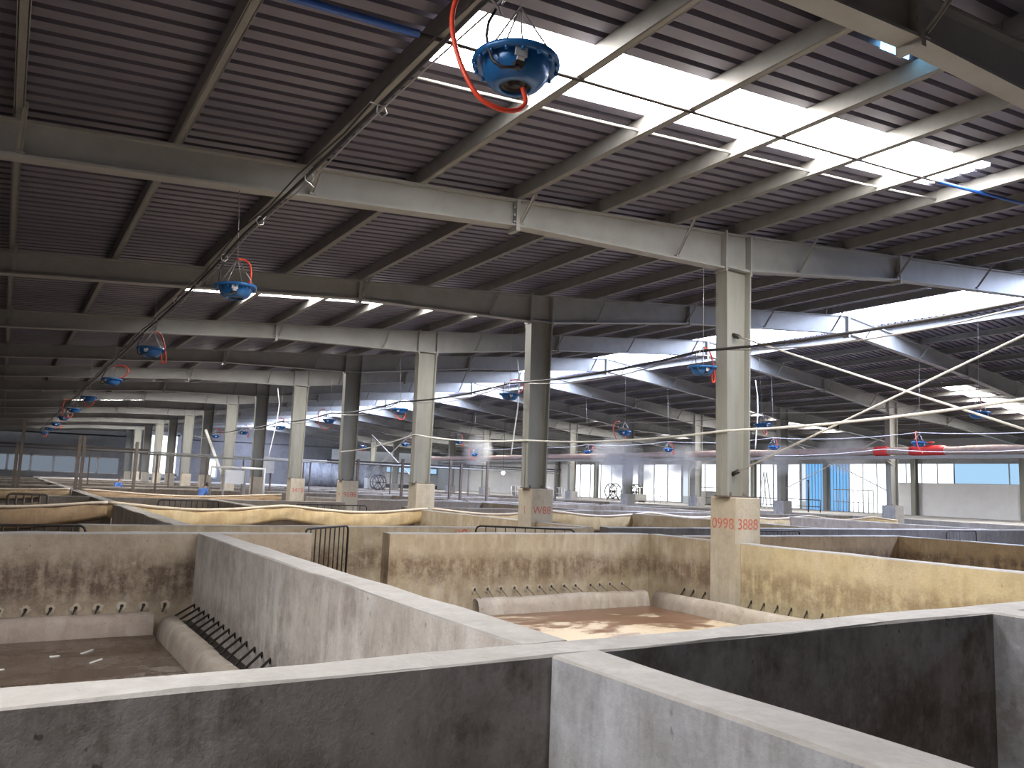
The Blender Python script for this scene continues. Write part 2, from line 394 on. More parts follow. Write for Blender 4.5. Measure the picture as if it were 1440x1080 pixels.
# blue pipe clamped under the purlins of the first bay, thin sag rods
mb=MB(); e=empty('cross_pipe',(9,7.5,ft(9)-.05)); tag(e,'thin blue pipe with silhouette-darkened middle running under the purlins below the nearest skylight','pipe')
pz=lambda x:(x,7.40+.025*(x-3),ft(x)-.035)
for xs,mm,nm,rr in (((-2,1,2.6,3.3),'blue_pipe','blue_section',.042),((3.3,5.3,8,10.9,12.65,13.6),'dark_steel','silhouette_section',.022),((13.6,17,20),'blue_pipe','blue_section',.03)):  # middle of the blue pipe coloured dark: its silhouette against the skylight
    mb=MB(); mb.tube([pz(x) for x in xs],rr,8); ob=mb.build(nm,M[mm],e); tag(ob,nm.replace('_',' '))
mb=MB()
for yy,z in ((8.53,.07),):
    pts=[(x,yy,ft(x)+z) for x in (3.8,8,12.65,15)]; mb.tube(pts,.02,6)
tag(mb.build('sag_rod',M['zinc']),'slim grey rod threaded through purlins along the nearest skylight edge','rod')

# ------------------------------------------------------------------ columns and pedestals
def text_mesh(s,size):
    c=bpy.data.curves.new('t','FONT'); c.body=s; c.size=size*S*1.15; c.extrude=.002; c.align_x='CENTER'
    o=bpy.data.objects.new('t',c); col.objects.link(o); dg=bpy.context.evaluated_depsgraph_get()
    me=bpy.data.meshes.new_from_object(o.evaluated_get(dg)); bpy.data.objects.remove(o); bpy.data.curves.remove(c)
    me.materials.clear(); me.materials.append(M['red_paint']); return me
def column_mesh(zb,zt):
    mb=MB(); w=.16
    for x in (-.36,.36): 
        s=1 if x<0 else -1
        mb.hexa([(x-.02+s*.05,-w,zb),(x+.02+s*.05,-w,zb),(x+.02+s*.05,w,zb),(x-.02+s*.05,w,zb)],[(x-.02,-w,zt),(x+.02,-w,zt),(x+.02,w,zt),(x-.02,w,zt)])
    mb.box(-.35,.35,-.02,.02,zb,zt)
    return mb
text={1:('0998','3888'),2:('1','W88'),4:('4','9688'),5:(None,'3473')}
for row,cx in ((0,COLX),(1,mir(COLX))):
    rn=('near row','far row')[row]
    for n in range(0,NB+1):
        y=Y0+n*BAY
        if row==1 and n<1: continue
        ztop=ft(cx)-depth(12.66)+.02
        pt=-.07 if row==0 else -.3
        e=empty('steel_column',(cx,y,pt))
        tag(e,'grey steel column of the %s, standing under the %s roof beam from the camera'%(rn,ORD[n+1]),'column','steel columns on concrete pedestals')
        h=column_mesh(pt+.03,ztop)
        h.v=[(a+cx,b2+y,c) for a,b2,c in h.v]; h.build('shaft',M['column'],e)
        mb=MB(); 
        for x in (-.385,.385): mb.box(cx+x-.025,cx+x+.025,y-.17,y+.17,ztop-.12,ft(cx)+.0)
        mb.box(cx-.36,cx+.36,y-.16,y+.16,ztop-.04,ztop-.005); mb.build('end_plate',M['steel'],e)
        mb=MB(); mb.box(cx-.36,cx+.36,y-.18,y+.18,pt,pt+.03)
        for sx in (-.2,.2): mb.tube([(cx+sx,y-.12,pt),(cx+sx,y-.12,pt+.1)],.025,6)
        mb.build('base_plate',M['rust_steel'],e)
        # pedestal
        p=empty('concrete_pedestal',(cx+.05,y,-H))
        tag(p,'square concrete pedestal under the %s column of the %s'%(ORD[n+1],rn),'pedestal','concrete column pedestals')
        mb=MB(); x0,x1,y0,y1=cx-.27,cx+.47,y-.32,y+.36
        if row==1: x0,x1,y0,y1=cx-.4,cx+.4,y-.4,y+.4
        N_=8
        for i in range(N_):
            za=-H+(pt+H)*i/N_; zb=-H+(pt+H)*(i+1)/N_
        g=.02
        mb.hexa([(x0,y0,-H),(x1,y0,-H),(x1,y1,-H),(x0,y1,-H)],[(x0,y0,pt-g),(x1,y0,pt-g),(x1,y1,pt-g),(x0,y1,pt-g)])
        mb.hexa([(x0,y0,pt-g),(x1,y0,pt-g),(x1,y1,pt-g),(x0,y1,pt-g)],[(x0+g,y0+g,pt),(x1-g,y0+g,pt),(x1-g,y1-g,pt),(x0+g,y1-g,pt)])
        mb.build('block',M['pedestal'] if row==0 else M['slab'],p)
        if row==0 and n in text:
            a,b2=text[n]
            zt=-.72 if n==1 else -.78
            if a:
                o=link('painted_number',text_mesh(a,.27),p,(x0-.002,(y0+y1)/2,zt)); o.rotation_euler=(PI/2,0,-PI/2); tag(o,'red painted number')
            o=link('painted_number',text_mesh(b2,.27),p,((x0+x1)/2,y0-.002,zt)); o.rotation_euler=(PI/2,0,0); tag(o,'red painted number')

# ------------------------------------------------------------------ pit walls
def wall(x0,x1,y0,y1,mat,label,z1=-1.0,z0=-H,group='concrete pit walls',jit=.008,name='pit_wall',step=.7):
    """cast wall: gridded box with a slightly uneven, chamfered top"""
    rnd=random.Random(int(abs(x0*31+y0*17+x1*7)*100))
    long_x=(x1-x0)>(y1-y0); L=(x1-x0) if long_x else (y1-y0)
    k=max(2,int(L/step)); mb=MB()
    c=.016; w=(y1-y0) if long_x else (x1-x0)
    vs=[];fs=[]
    for i in range(k+1):
        t=i/k*L
        j=[rnd.uniform(-jit,jit) for _ in range(6)]
        prof=[(0,z0),(0+j[0]*.3,(z0+z1)/2),(j[1]*.5,z1-c),(c+j[2],z1+j[4]),(w-c+j[3],z1+j[5]),(w+j[1]*.5,z1-c),(w-j[0]*.3,(z0+z1)/2),(w,z0)]
        for a,z in prof: vs.append((x0+t,y0+a,z) if long_x else (x0+a,y0+t,z))
    n=8
    for i in range(k):
        for j in range(n-1):
            q=(i*n+j,(i+1)*n+j,(i+1)*n+j+1,i*n+j+1); fs.append(q if long_x else q[::-1])
    fs.append(tuple(range(n)) if long_x else tuple(range(n))[::-1]); e=tuple(k*n+i for i in range(n)); fs.append(e[::-1] if long_x else e)
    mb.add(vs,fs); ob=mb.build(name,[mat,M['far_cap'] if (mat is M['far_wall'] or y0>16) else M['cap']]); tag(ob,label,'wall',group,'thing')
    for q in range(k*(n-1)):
        if q%(n-1) in (2,3,4): ob.data.polygons[q].material_index=1  # top faces take the tone adjusted for overhead light
    return ob; return ob
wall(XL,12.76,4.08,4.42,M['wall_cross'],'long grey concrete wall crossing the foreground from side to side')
wall(2.9,3.26,-6,4.06,M['wall_near'],'grey concrete wall running toward the camera from the foreground crossing',step=.5)
wall(7.92,8.3,-6,4.08,M['wall_near'],'grey concrete wall end at the lower edge beyond the dark foreground pit')
wall(2.9,3.28,4.42,14.4,M['wall_grey'],'grey concrete wall between the two big pits, running away from the foreground crossing')
wall(XL,4.88,14.4,14.75,M['wall_brown'],'stained back wall of the brown-floored pit with the iron rods')
wall(6.4,12.95,14.4,14.75,M['wall_tan'],'tan back wall of the salt-streaked pit with dark splash band')
wall(12.95,13.28,4.82,11.62,M['wall_yellow'],'yellowish concrete wall running from nearest pedestal toward the foreground wall')
wall(12.95,13.28,12.34,14.4,M['wall_tan'],'short tan wall between the nearest pedestal and the salt-streaked pit corner')
wall(13.3,21.6,13.62,13.95,M['wall_pit3'],'brown back wall of the pit beyond the yellowish wall')
wall(21.6,21.95,4.42,13.95,M['wall_pit3'],'tan side wall meeting the brown back wall beyond the yellowish wall')
W_ALLEY=wall(1.3,12.75,16.5,16.85,M['wall_tan'],'tan alley wall behind the open bar gate with brown stained foot')
o=link('painted_number',text_mesh('88',.3),W_ALLEY,(9.1,16.49,-1.28)); o.rotation_euler=(PI/2,0,0); tag(o,'red painted number')
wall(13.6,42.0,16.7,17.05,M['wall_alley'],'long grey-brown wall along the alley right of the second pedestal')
wall(2.9,3.28,16.85,26.6,M['wall_grey'],'grey dividing wall of the second pit row, in line with the foreground dividing wall')
wall(12.95,13.28,16.9,19.15,M['wall_tan'],'short tan wall joining the alley wall to the second pedestal')
wall(12.95,13.28,19.9,26.6,M['wall_tan'],'tan dividing wall running back from the second pedestal')
wall(22.9,23.25,17.05,26.6,M['wall_tan'],'tan dividing wall of the second pit row between near and far columns')
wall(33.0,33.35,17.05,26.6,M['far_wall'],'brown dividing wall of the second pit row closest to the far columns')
for i,(a,b2) in enumerate(((XL,2.9),(3.28,12.75),(13.6,22.9),(23.3,33.0),(33.4,42.0))):
    wall(a,b2,26.75,27.05,M['far_wall'],'low wall carrying the %s sagging tarpaulin from the left of the second row'%ORD[i+1],z1=-1.22)
wall(7.05,7.4,27.05,33.6,M['far_wall'],'brown dividing wall leading back from the sagging tarpaulin to the third row')
wall(1.3,2.9,33.6,33.95,M['far_wall'],'short wall beside the brown grate in the third row')
wall(3.28,12.75,33.6,33.95,M['far_wall'],'front wall of the third pit row left of the near columns')
wall(13.6,42,29.3,29.65,M['far_wall'],'front wall of the third pit row right of the near columns')
wall(2.9,3.28,27.05,43,M['wall_grey'],'long pale dividing wall continuing back through the third pit row')
wall(2.9,3.28,43.4,100,M['wall_grey'],'pale dividing wall running far back toward the end windows')
k=0
for y in (39.2,41.5,51.5,54,64,66.5,76.5,79,89):
    for a,b2 in ((XL,2.9),(3.28,12.7),(13.6,22.9),(23.3,33),(33.4,42)):
        if y<42 and a<13: continue
        wall(a,b2,y,y+.34,M['far_wall'],'low brown concrete wall far back among the distant pits',group='distant pit walls',step=2)
for x in (22.9,33):
    for ya,yb in ((29.65,39.2),(41.9,51.5),(54.4,64),(66.9,76.5)):
        wall(x,x+.34,ya,yb,M['far_wall'],'low brown concrete wall far back among the distant pits',group='distant pit walls',step=2)
for a,b2 in ((XL,2.9),(3.28,12.75)):
    wall(a,b2,43.05,43.35,M['far_wall'],'wall under the second line of tarpaulin, %s of the long dividing wall'%('left' if a<0 else 'right'),z1=-1.15)

# curbs along the pit walls and their trenches
def curb(p,q,w,mat,label,zt=-2.2,side=1):
    p=Vector((*p,0)); q=Vector((*q,0)); d=(q-p).normalized(); r=Vector((-d.y,d.x,0))
    prof=[(0,-H),(.03,-2.35),(.08,zt-.03),(.14,zt),(w-.06,zt+.01),(w,zt-.04),(w,-H)]
    L=(q-p).length; k=max(3,int(L/.5)); vs=[];fs=[]; n=len(prof); rnd=random.Random(int(p.x*100+q.y))
    for i in range(k+1):
        c=p+d*(L*i/k); wob=rnd.uniform(-.012,.012); wz=rnd.uniform(-.012,.012)
        for a,z in prof:
            v=c+r*side*(a+(wob if z>-H else 0)); vs.append((v.x,v.y,z+(wz if z>-2.3 else 0)))
    for i in range(k):
        for j in range(n-1):
            f=(i*n+j,(i+1)*n+j,(i+1)*n+j+1,i*n+j+1); fs.append(f if side>0 else f[::-1])
    e=tuple(range(n)); fs.append(e[::-1]); fs.append(tuple(k*n+i for i in e))
    mb=MB(); mb.smooth=True; mb.add(vs,fs); ob=mb.build('pit_curb',mat); tag(ob,label,'curb','concrete curbs along pit walls'); return ob
curb((XL,13.78),(2.24,13.78),.34,M['curb_brown'],'brown concrete curb at the foot of the back wall in brown-floored pit')
curb((2.24,4.44),(2.24,13.6),.32,M['curb'],'pale rounded concrete curb beside the row of black iron rods',side=-1)
curb((8.0,13.62),(12.33,13.62),.28,M['curb'],'pale concrete curb along the tan back wall of the salt-streaked pit')
curb((12.32,4.44),(12.32,13.6),.28,M['curb'],'pale concrete curb along the yellowish wall, passing nearest pedestal',side=-1)
# ------------------------------------------------------------------ floors
mb=MB(); mb.box(XL,57.6,-18.6,112,-H-.3,-H); struct(mb,'floor',M['floor_plain'])
mb=MB(); mb.box(XL,2.24,4.42,13.75,-H,-2.5); struct(mb,'floor_2',M['floor_wet'])
mb=MB(); mb.box(3.28,12.32,4.42,13.62,-H,-2.5); struct(mb,'floor_3',M['floor_salt'])
mb=MB(); mb.box(2.56,2.9,4.42,14.4,-H,-2.42); mb.box(12.6,12.95,4.42,11.6,-H,-2.42); struct(mb,'floor_4',M['trench'])
mb=MB(); mb.box(44.0,57.6,8,112,-H,-1.05); mb.box(3.3,44.0,92,112,-H,-1.05); struct(mb,'floor_5',M['slab'])
mb=MB(); mb.box(-120,XL,-90,190,-H-.4,-H-.1); mb.box(57.6,160,-90,190,-H-.4,-1.1); mb.box(XL,57.6,112.4,190,-H-.4,-1.1); mb.box(XL,57.6,-90,-18.6,-H-.4,-H-.1)
struct(mb,'floor_6',M['ground'])

# ------------------------------------------------------------------ iron rods and hooks in the pits
def rod(a,b2,label,grp,r=.016,ring=False,mat='iron'):
    if ring:
        e=empty('iron_rod',a); tag(e,label,'iron rod',grp); rn=random.Random(int(a[0]*100))
        d=(Vector(a)-Vector(b2)).normalized(); A=Vector(a)
        mb=MB(); mb.tube([A+Vector((0,0,-.05)),A,A+(Vector(b2)-A)*.5,b2],r,6); mb.build('rod',M[mat],e)
        mb=MB(); mb.lathe([(.0,.0),(.026,.0)],10); mb.v=[(a[0]+x,a[1]-.012,a[2]+y) for x,y,z in mb.v]; mb.build('anchor_hole',M['iron'],e)
        mb=MB(); n=18; vs=[]
        for R_ in (.028,1.0):
            for j in range(n):
                t_=2*PI*j/n; q=R_ if R_<.5 else rn.uniform(.05,.085)
                vs.append((a[0]+q*math.cos(t_),a[1]-.009,a[2]+q*math.sin(t_)*(1.25 if math.sin(t_)<0 else .9)))
        mb.add(vs,[(j,(j+1)%n,n+(j+1)%n,n+j) for j in range(n)]); mb.build('salt_crust',M['salt'],e); return e
    a=Vector(a); b2=Vector(b2); d=(a-b2).normalized()
    hook=[a+Vector((0,0,-.06))+d*.01, a+Vector((0,0,-.015)), a]
    mb=MB(); mb.tube(hook+[a+(b2-a)*.5,b2],r,6); ob=mb.build('iron_rod',M['iron']); tag(ob,label,'iron rod',grp)
for i,y in enumerate((14.15,13.78,13.42,13.08,12.74,12.41,12.1,11.77,11.44,11.13,10.81,10.43,10.1,9.74)):
    rod((2.895,y,-2.13),(2.5,y-.60,-2.2),'black iron rod across the trench by the grey dividing wall, %s from back corner'%ORD[i+1],'iron rods beside the pale curb')
for i,x in enumerate((8.31,8.61,8.93,9.26,9.58,9.89,10.2,10.54,10.84,11.25,11.51,11.8,12.15)):
    rod((x,14.395,-2.11),(x-.2,13.8,-2.2),'thin iron rod in the tan back wall, %s from its open end'%ORD[i+1],'iron rods along the tan back wall',.009,True,'rust_steel')
for i,x in enumerate((-.5,-.15,.18,.52,.85,1.19,1.5,1.84,2.16,2.48)):
    rod((x,14.395,-2.14),(x-.05,14.27,-2.24),'iron rod stub in the back wall of brown-floored pit, %s from the left'%ORD[i+1],'iron rod stubs in stained back wall',.014,True)
for i,y in enumerate((13.21,12.93,12.59)):
    rod((12.945,y,-2.1),(12.68,y-.1,-2.3),'iron rod stub in the short tan wall, %s from the corner'%ORD[i+1],'iron rod stubs along the yellowish wall',.014)
for i,y in enumerate((11.34,11.02,10.69,10.37,10.02,9.68,9.35)):
    rod((12.945,y,-2.11),(12.68,y-.1,-2.3),'iron rod stub at the foot of the yellowish wall, %s from nearest pedestal'%ORD[i+1],'iron rod stubs along the yellowish wall',.014)
for i,(x,y,l) in enumerate(((.85,12.6,'pale bit lying nearest the middle of the brown pit floor'),(1.25,12.75,'thin pale splinter slanting across the brown pit floor'),(1.3,12.1,'second pale splinter lying closer to the foreground wall'),(.22,12.0,'white scrap on brown pit floor at the picture edge'))):
    mb=MB(); a=.9 if i in (1,2) else .2; L=.13 if i in (1,2) else .06
    mb.bar((x-L*math.cos(a),y-L*math.sin(a),-2.493),(x+L*math.cos(a),y+L*math.sin(a),-2.493),.022,.014)
    tag(mb.build('litter_scrap',M['white_paint']),l,'litter','scraps on the brown pit floor')

# ------------------------------------------------------------------ bar gates
def gate(p,q,z0,z1,label,nb,mat='iron',r=.022):
    p=Vector((*p,0)); q=Vector((*q,0)); d=q-p
    e=empty('bar_gate',(p.x,p.y,z0)); tag(e,label,'gate','barred steel gates in the alleys')
    P=lambda t,z:(p.x+d.x*t,p.y+d.y*t,z)
    mb=MB(); c=.06/max(d.length,.1)*1.5
    mb.tube([P(0,z0),P(0,z1-.09),P(c*.3,z1-.03),P(c,z1),P(1-c,z1),P(1-c*.3,z1-.03),P(1,z1-.09),P(1,z0)],r,8); mb.tube([P(0,z0+.05),P(1,z0+.05)],r*.8,8)
    mb.build('frame',M[mat],e)
    for i in range(1,nb):
        mb=MB(); mb.tube([P(i/nb,z0+.05),P(i/nb,z1)],r*.62,6); mb.build('bar',M[mat],e)
gate((4.9,14.85),(6.15,15.95),-2.2,-.95,'dark open bar gate swung into the alley beside the tan wall end',9)
gate((-.9,16.0),(1.35,16.0),-2.2,-.98,'dark bar gate top showing over the stained back wall of the brown pit',11)
gate((11.2,14.95),(9.35,16.25),-2.2,-.95,'dark bar gate top showing behind the tan back wall near second pedestal',10)
gate((17.6,15.3),(19.6,15.4),-2.2,-.98,'dark bar gate top showing over the brown wall beyond nearest pedestal',12)
gate((27.5,15.6),(29.2,15.5),-2.2,-.97,'dark bar gate top beyond the tan side wall, toward the white building wall',9)
gate((.3,33.2),(1.5,33.2),-2.2,-.95,'brown bar gate beside the long pale dividing wall in third row',5,'rust_steel',.045)
gate((4.9,31.5),(7.0,31.5),-2.2,-1.0,'dark bar gate behind the tarpaulin just past the long dividing wall',11)
gate((9.6,30.5),(12.4,30.3),-2.2,-1.02,'dark bar gate behind the tarpaulin close to the third pedestal',10)

# ------------------------------------------------------------------ tarpaulin liners with a pale rope edge
def liner(x0,x1,y,label,mat,zt=-.97,sag=.17,drop=.55,c0=2.72,per=5.3):
    e=empty('tarp_liner',((x0+x1)/2,y,zt-drop)); tag(e,label,'tarpaulin','sagging tarpaulin liners over the pit walls')
    k=int((x1-x0)/.22); xs=[x0+(x1-x0)*i/k for i in range(k+1)]
    top=lambda x: zt-sag*math.sin(PI*(((x-c0)/per)%1))**1.3
    rows=6; vs=[];fs=[]
    for x in xs:
        for j in range(rows+1):
            t=j/rows; a=math.sin(PI*(((x-c0)/per)%1))
            vs.append((x,y-.02-.05*math.sin(PI*t)*(.4+.6*a)+.02*math.sin(x*5+j),top(x)-drop*t*(.75+.3*a)))
    n=rows+1
    for i in range(k):
        for j in range(rows): fs.append((i*n+j,i*n+j+1,(i+1)*n+j+1,(i+1)*n+j))
    m2=MB(); m2.smooth=True; m2.add(vs,fs); s=m2.build('sheet',M[mat],e)
    sol=s.modifiers.new('thick','SOLIDIFY'); sol.thickness=.012
    m3=MB(); m3.tube([(x,y-.02,top(x)+.02) for x in xs],.045,7); m3.build('rope_edge',M['rope'],e)
liner(XL,2.75,26.55,'brown sagging tarpaulin left of the grey dividing wall in second row','liner_brown')
liner(2.75,13.2,26.55,'yellow sagging tarpaulin between grey dividing wall and near columns','liner')
liner(13.4,22.9,26.55,'yellow sagging tarpaulin just right of the second pedestal','liner')
liner(23.1,42,26.55,'long yellow sagging tarpaulin stretching toward the far columns','liner')
liner(XL,2.8,42.9,'distant brown tarpaulin left of the long pale dividing wall','liner_brown',sag=.08,drop=.4)
liner(3.3,12.7,42.9,'distant brown tarpaulin right of the long pale dividing wall','liner_brown',sag=.2,drop=.4,c0=3.3,per=9.4)

# ------------------------------------------------------------------ hanging blue blowers
def blower_proto(o):
    e=empty('hanging_blower',o); ox,oy,oz=o
    K=.88; T=lambda pts:[(x*K+ox,y*K+oy,z*K*.9+oz) for x,y,z in pts]
    LP=lambda pr:[(a*K,b2*K*.88) for a,b2 in pr]
    mb=MB(); mb.lathe(LP([(.25,.0),(.30,-.035),(.34,-.03),(.345,0),(.34,.02),(.30,.025),(.25,.02),(.24,.0)]),40,o)
    for i in range(16):
        a=2*PI*i/16; mb.lathe([(.0,-.05),(.014,-.05),(.014,-.03)],6,(ox+.28*math.cos(a),oy+.28*math.sin(a),oz))
    mb.build('rim',M['blue'],e)
    mb=MB(); mb.lathe(LP([(.265,.0),(.262,-.05),(.255,-.10),(.235,-.15),(.20,-.195),(.165,-.22),(.125,-.228),(.12,-.215),(.12,-.17)]),40,o)
    mb.lathe(LP([(.262,.01),(.1,.05),(.0,.06)]),40,o)
    b=mb.build('bowl',M['blue'],e)
    mb=MB(); mb.lathe(LP([(.12,-.20),(.095,-.205),(.09,-.185),(.05,-.18),(.045,-.21),(.0,-.212)]),24,o); mb.build('motor_opening',M['iron'],b)
    mb=MB()
    for a in (-2.0,):
        c,s=math.cos(a),math.sin(a)
    mb.hexa(T([(-.16,-.262,-.015),(-.06,-.268,-.015),(-.06,-.255,-.015),(-.16,-.25,-.015)]),T([(-.165,-.258,-.10),(-.065,-.264,-.10),(-.065,-.25,-.10),(-.165,-.245,-.10)]))
    mb.hexa(T([(-.145,-.258,-.108),(-.085,-.262,-.108),(-.085,-.25,-.108),(-.145,-.245,-.108)]),T([(-.145,-.252,-.135),(-.085,-.256,-.135),(-.085,-.245,-.135),(-.145,-.24,-.135)]))
    mb.build('label_plate',M['label'],b)
    mb=MB(); mb.hexa(T([(-.15,-.25,-.14),(-.07,-.255,-.14),(-.07,-.20,-.14),(-.15,-.20,-.14)]),T([(-.14,-.215,-.185),(-.08,-.22,-.185),(-.08,-.18,-.185),(-.14,-.18,-.185)]))
    mb.tube(T([(-.11,-.22,-.17),(-.18,-.25,-.22),(-.26,-.22,-.23),(-.30,-.16,-.16),(-.31,-.1,-.02),(-.30,-.05,.12),(-.26,.0,.28),(-.2,0,.42)]),.011,6)
    mb.build('power_cord',M['cable'],e)
    for i in range(4):
        a=PI/4+i*PI/2; mb=MB(); mb.tube(T([(.32*math.cos(a),.31*math.sin(a),.01),(.02,0,.53)]),.007,5); mb.build('hanger_wire',M['wire'],e)
    return e
HOSES=[
 [(0,-.1,-.22),(.0,-.14,-.34),(-.08,-.16,-.42),(-.22,-.16,-.45),(-.36,-.12,-.38),(-.46,-.05,-.15),(-.5,0,.1),(-.47,.02,.3),(-.38,.04,.42),(-.27,.05,.45),(-.2,.05,.42)],
 [(.02,0,.42),(.12,-.02,.42),(.19,-.03,.36),(.21,-.04,.24),(.19,-.06,.08),(.17,-.1,.02)],
 [(.05,0,.42),(.16,-.03,.36),(.24,-.05,.2),(.30,-.06,-.05),(.33,-.06,-.25),(.26,-.06,-.3),(.22,-.06,-.12)],
 [(.0,0,.40),(.25,-.03,.44),(.43,-.05,.36),(.45,-.05,.22),(.36,-.05,.10),(.25,-.05,.05)],
 [(-.2,0,-.1),(-.12,-.08,-.3),(.02,-.1,-.38),(.15,-.08,-.3),(.2,0,-.12)],
]
proto=None; ROWX=[2.70,12.1,22.75,32.4]; ROWZ=[2.86,2.72,2.63,2.55]
rowname=['leftmost row','near-column row','ridge row','far-column row']
for r,(x,z) in enumerate(zip(ROWX,ROWZ)):
    for n in range(0 if r==0 else 1,10 if r==0 else 8):
        y=Y0+BAY*n+(0 if r==0 else -.05); zz=z-(.0 if n==0 else .13) if r==0 else z-.13
        o=(x-(.06*n if r==0 and n<3 else (.12 if r==0 else 0)),y,zz)
        if proto is None: e=proto=blower_proto(o)
        else:
            e=copy_tree(proto,o); e['o_']=list(o)
            for ch in list(e.children):
                if ch.name.startswith(('hose','drop_wire')): bpy.data.objects.remove(ch)
        if r==0 and n==0: e.rotation_euler=(0,0,0)
        else: e.rotation_euler=(random.uniform(-.06,.06),random.uniform(-.06,.06),random.uniform(-.5,.5))
        tag(e,'blue bowl-shaped blower hanging in the %s, %s from the camera'%(rowname[r],ORD[n+1]),'blower','hanging blue blowers')
        hz=HOSES[n] if r==0 and n<5 else HOSES[(n+r)%5]
        # smooth the hose
        P=[Vector(p) for p in hz]; out=[]
        for i in range(len(P)-1):
            p0,p1,p2,p3=P[max(i-1,0)],P[i],P[i+1],P[min(i+2,len(P)-1)]
            for q in range(5):
                tt=q/5; out.append(.5*((2*p1)+(p2-p0)*tt+(2*p0-5*p1+4*p2-p3)*tt**2+(3*p1-p0-3*p2+p3)*tt**3))
        out.append(P[-1])
        mb=MB(); mb.tube([(p.x+o[0],p.y+o[1],p.z+o[2]) for p in out],.017,8); mb.build('hose',M['hose'],e)
        top=ft(o[0])-depth(o[0]); mb=MB(); mb.tube([(o[0]+.02,o[1],o[2]+.42),(o[0]+.02,y+.02,top+.01)],.006,5); mb.build('drop_wire',M['wire'],e)

# supply lines running along the blower rows
def cable(pts,r,label,mat,cat='cable',name='supply_cable',n=6,sub=6,sag=0):
    P=[Vector(p) for p in pts]; out=[]
    for i in range(len(P)-1):
        for q in range(sub):
            t=q/sub; v=P[i].lerp(P[i+1],t); v.z-=sag*4*t*(1-t); out.append(v)
    out.append(P[-1]); mb=MB(); mb.tube(out,r,n); ob=mb.build(name,M[mat]); tag(ob,label,cat); return ob
YS=[-3.1]+[Y0+BAY*n for n in range(0,11)]
zc=lambda i:3.2 if i<2 else 3.12
e=empty('cable_bundle',(2.42,20,3)); tag(e,'black cable and conduit bundle running back above the left blower row','cable')
mb=MB(); out=[]
for i,(a,b2) in enumerate(zip(YS,YS[1:])):
    for q in range(6):
        t=q/6; out.append((2.42,a+(b2-a)*t,zc(i)-.18*t*(1-t)))
mb.tube(out,.019,8); mb.build('conduit',M['cable'],e)
mb=MB(); mb.tube([(x-.05+.025*math.sin(y*2.1),y,z+.03+.012*math.sin(y*1.3)) for x,y,z in out],.010,6); mb.build('cord',M['cable'],e)
mb=MB(); mb.tube([(x+.035+.02*math.sin(y*1.7),y,z-.03+.02*math.sin(y*2.3)) for x,y,z in out],.008,6); mb.build('cord',M['wire'],e)
for i in range(13):
    y=2.3+i*1.9; mb=MB(); z=3.12+random.uniform(-.03,.03); a=random.uniform(0,6)
    mb.tube([(2.42+.05*math.cos(a+k*1.2),y+.03*k/5,z+.06*math.sin(a+k*1.2)) for k in range(6)]+[(2.42+.12*math.cos(a),y+.05,z+.10*math.sin(a))],.008,5); mb.build('tie',M['wire'],e)
cable([(12.1,-3,2.95)]+[(12.1,Y0+BAY*n,2.95-.02*n) for n in range(0,9)],.03,'black supply cable running back above the blower row beside near columns','cable',sag=.12)
cable([(12.22,-3,3.06)]+[(12.22,Y0+BAY*n,3.0-.02*n) for n in range(0,9)],.014,'thin pale line sagging beside the black cable near the near columns','wire',sag=.3)
cable([(22.75,Y0+BAY*n,2.92) for n in range(0,8)],.016,'thin line running back above the blower row under the ridge','wire',sag=.15)
cable([(32.4,Y0+BAY*n,2.85) for n in range(0,8)],.018,'thin line running back above the blower row before far columns','wire',sag=.15)
cable([(12.68,4.42,1.72),(12.68,11.78,1.3),(12.68,19.35,1.3),(12.7,26.9,1.72),(12.7,34.4,1.2)],.024,'white tube strung along the near columns at mid height','white_tube','tube','white_tube',sag=.12,n=8)
cable([(30,14,1.9),(30,19.5,2.02),(32,27,1.95),(36,34,1.7),(42,42,1.6)],.018,'thin pale line hanging across the hall below far roof slope','wire','cable',sag=.1)
# bracing rods between the first two columns
for a,b2,l in (((13.05,11.87,.44),(13.05,4.52,3.17),'steel bracing rod rising toward the camera from the foot of nearest column'),((13.05,11.87,3.37),(13.05,4.52,.5),'steel bracing rod falling toward the camera from the top of nearest column')):
    e=empty('bracing_rod',a); tag(e,l,'bracing rod','crossed bracing rods'); mb=MB(); mb.tube([a,b2],.02,8); mb.build('rod',M['white_tube'],e)
    mb=MB(); d=(Vector(b2)-Vector(a)).normalized(); mb.tube([Vector(a)-d*.12,Vector(a)+d*.1],.05,8); mb.build('end_fitting',M['iron'],e)
for a,b2,l in (((42.3,27.3,.5),(42.3,34.2,3.6),'bracing rod rising away between the first far columns'),((42.3,27.3,3.6),(42.3,34.2,.5),'bracing rod falling away between the first far columns')):
    mb=MB(); mb.tube([a,b2],.03,6); tag(mb.build('bracing_rod',M['white_tube']),l,'bracing rod')
for a,b2,l in (((23,49,.4),(23,56,3.3),'distant pale bracing rod rising to the right between distant posts'),((23,49,3.3),(23,56,.4),'distant pale bracing rod falling to the right between distant posts')):
    mb=MB(); mb.tube([a,b2],.04,6); tag(mb.build('bracing_rod',M['white_tube']),l,'bracing rod')

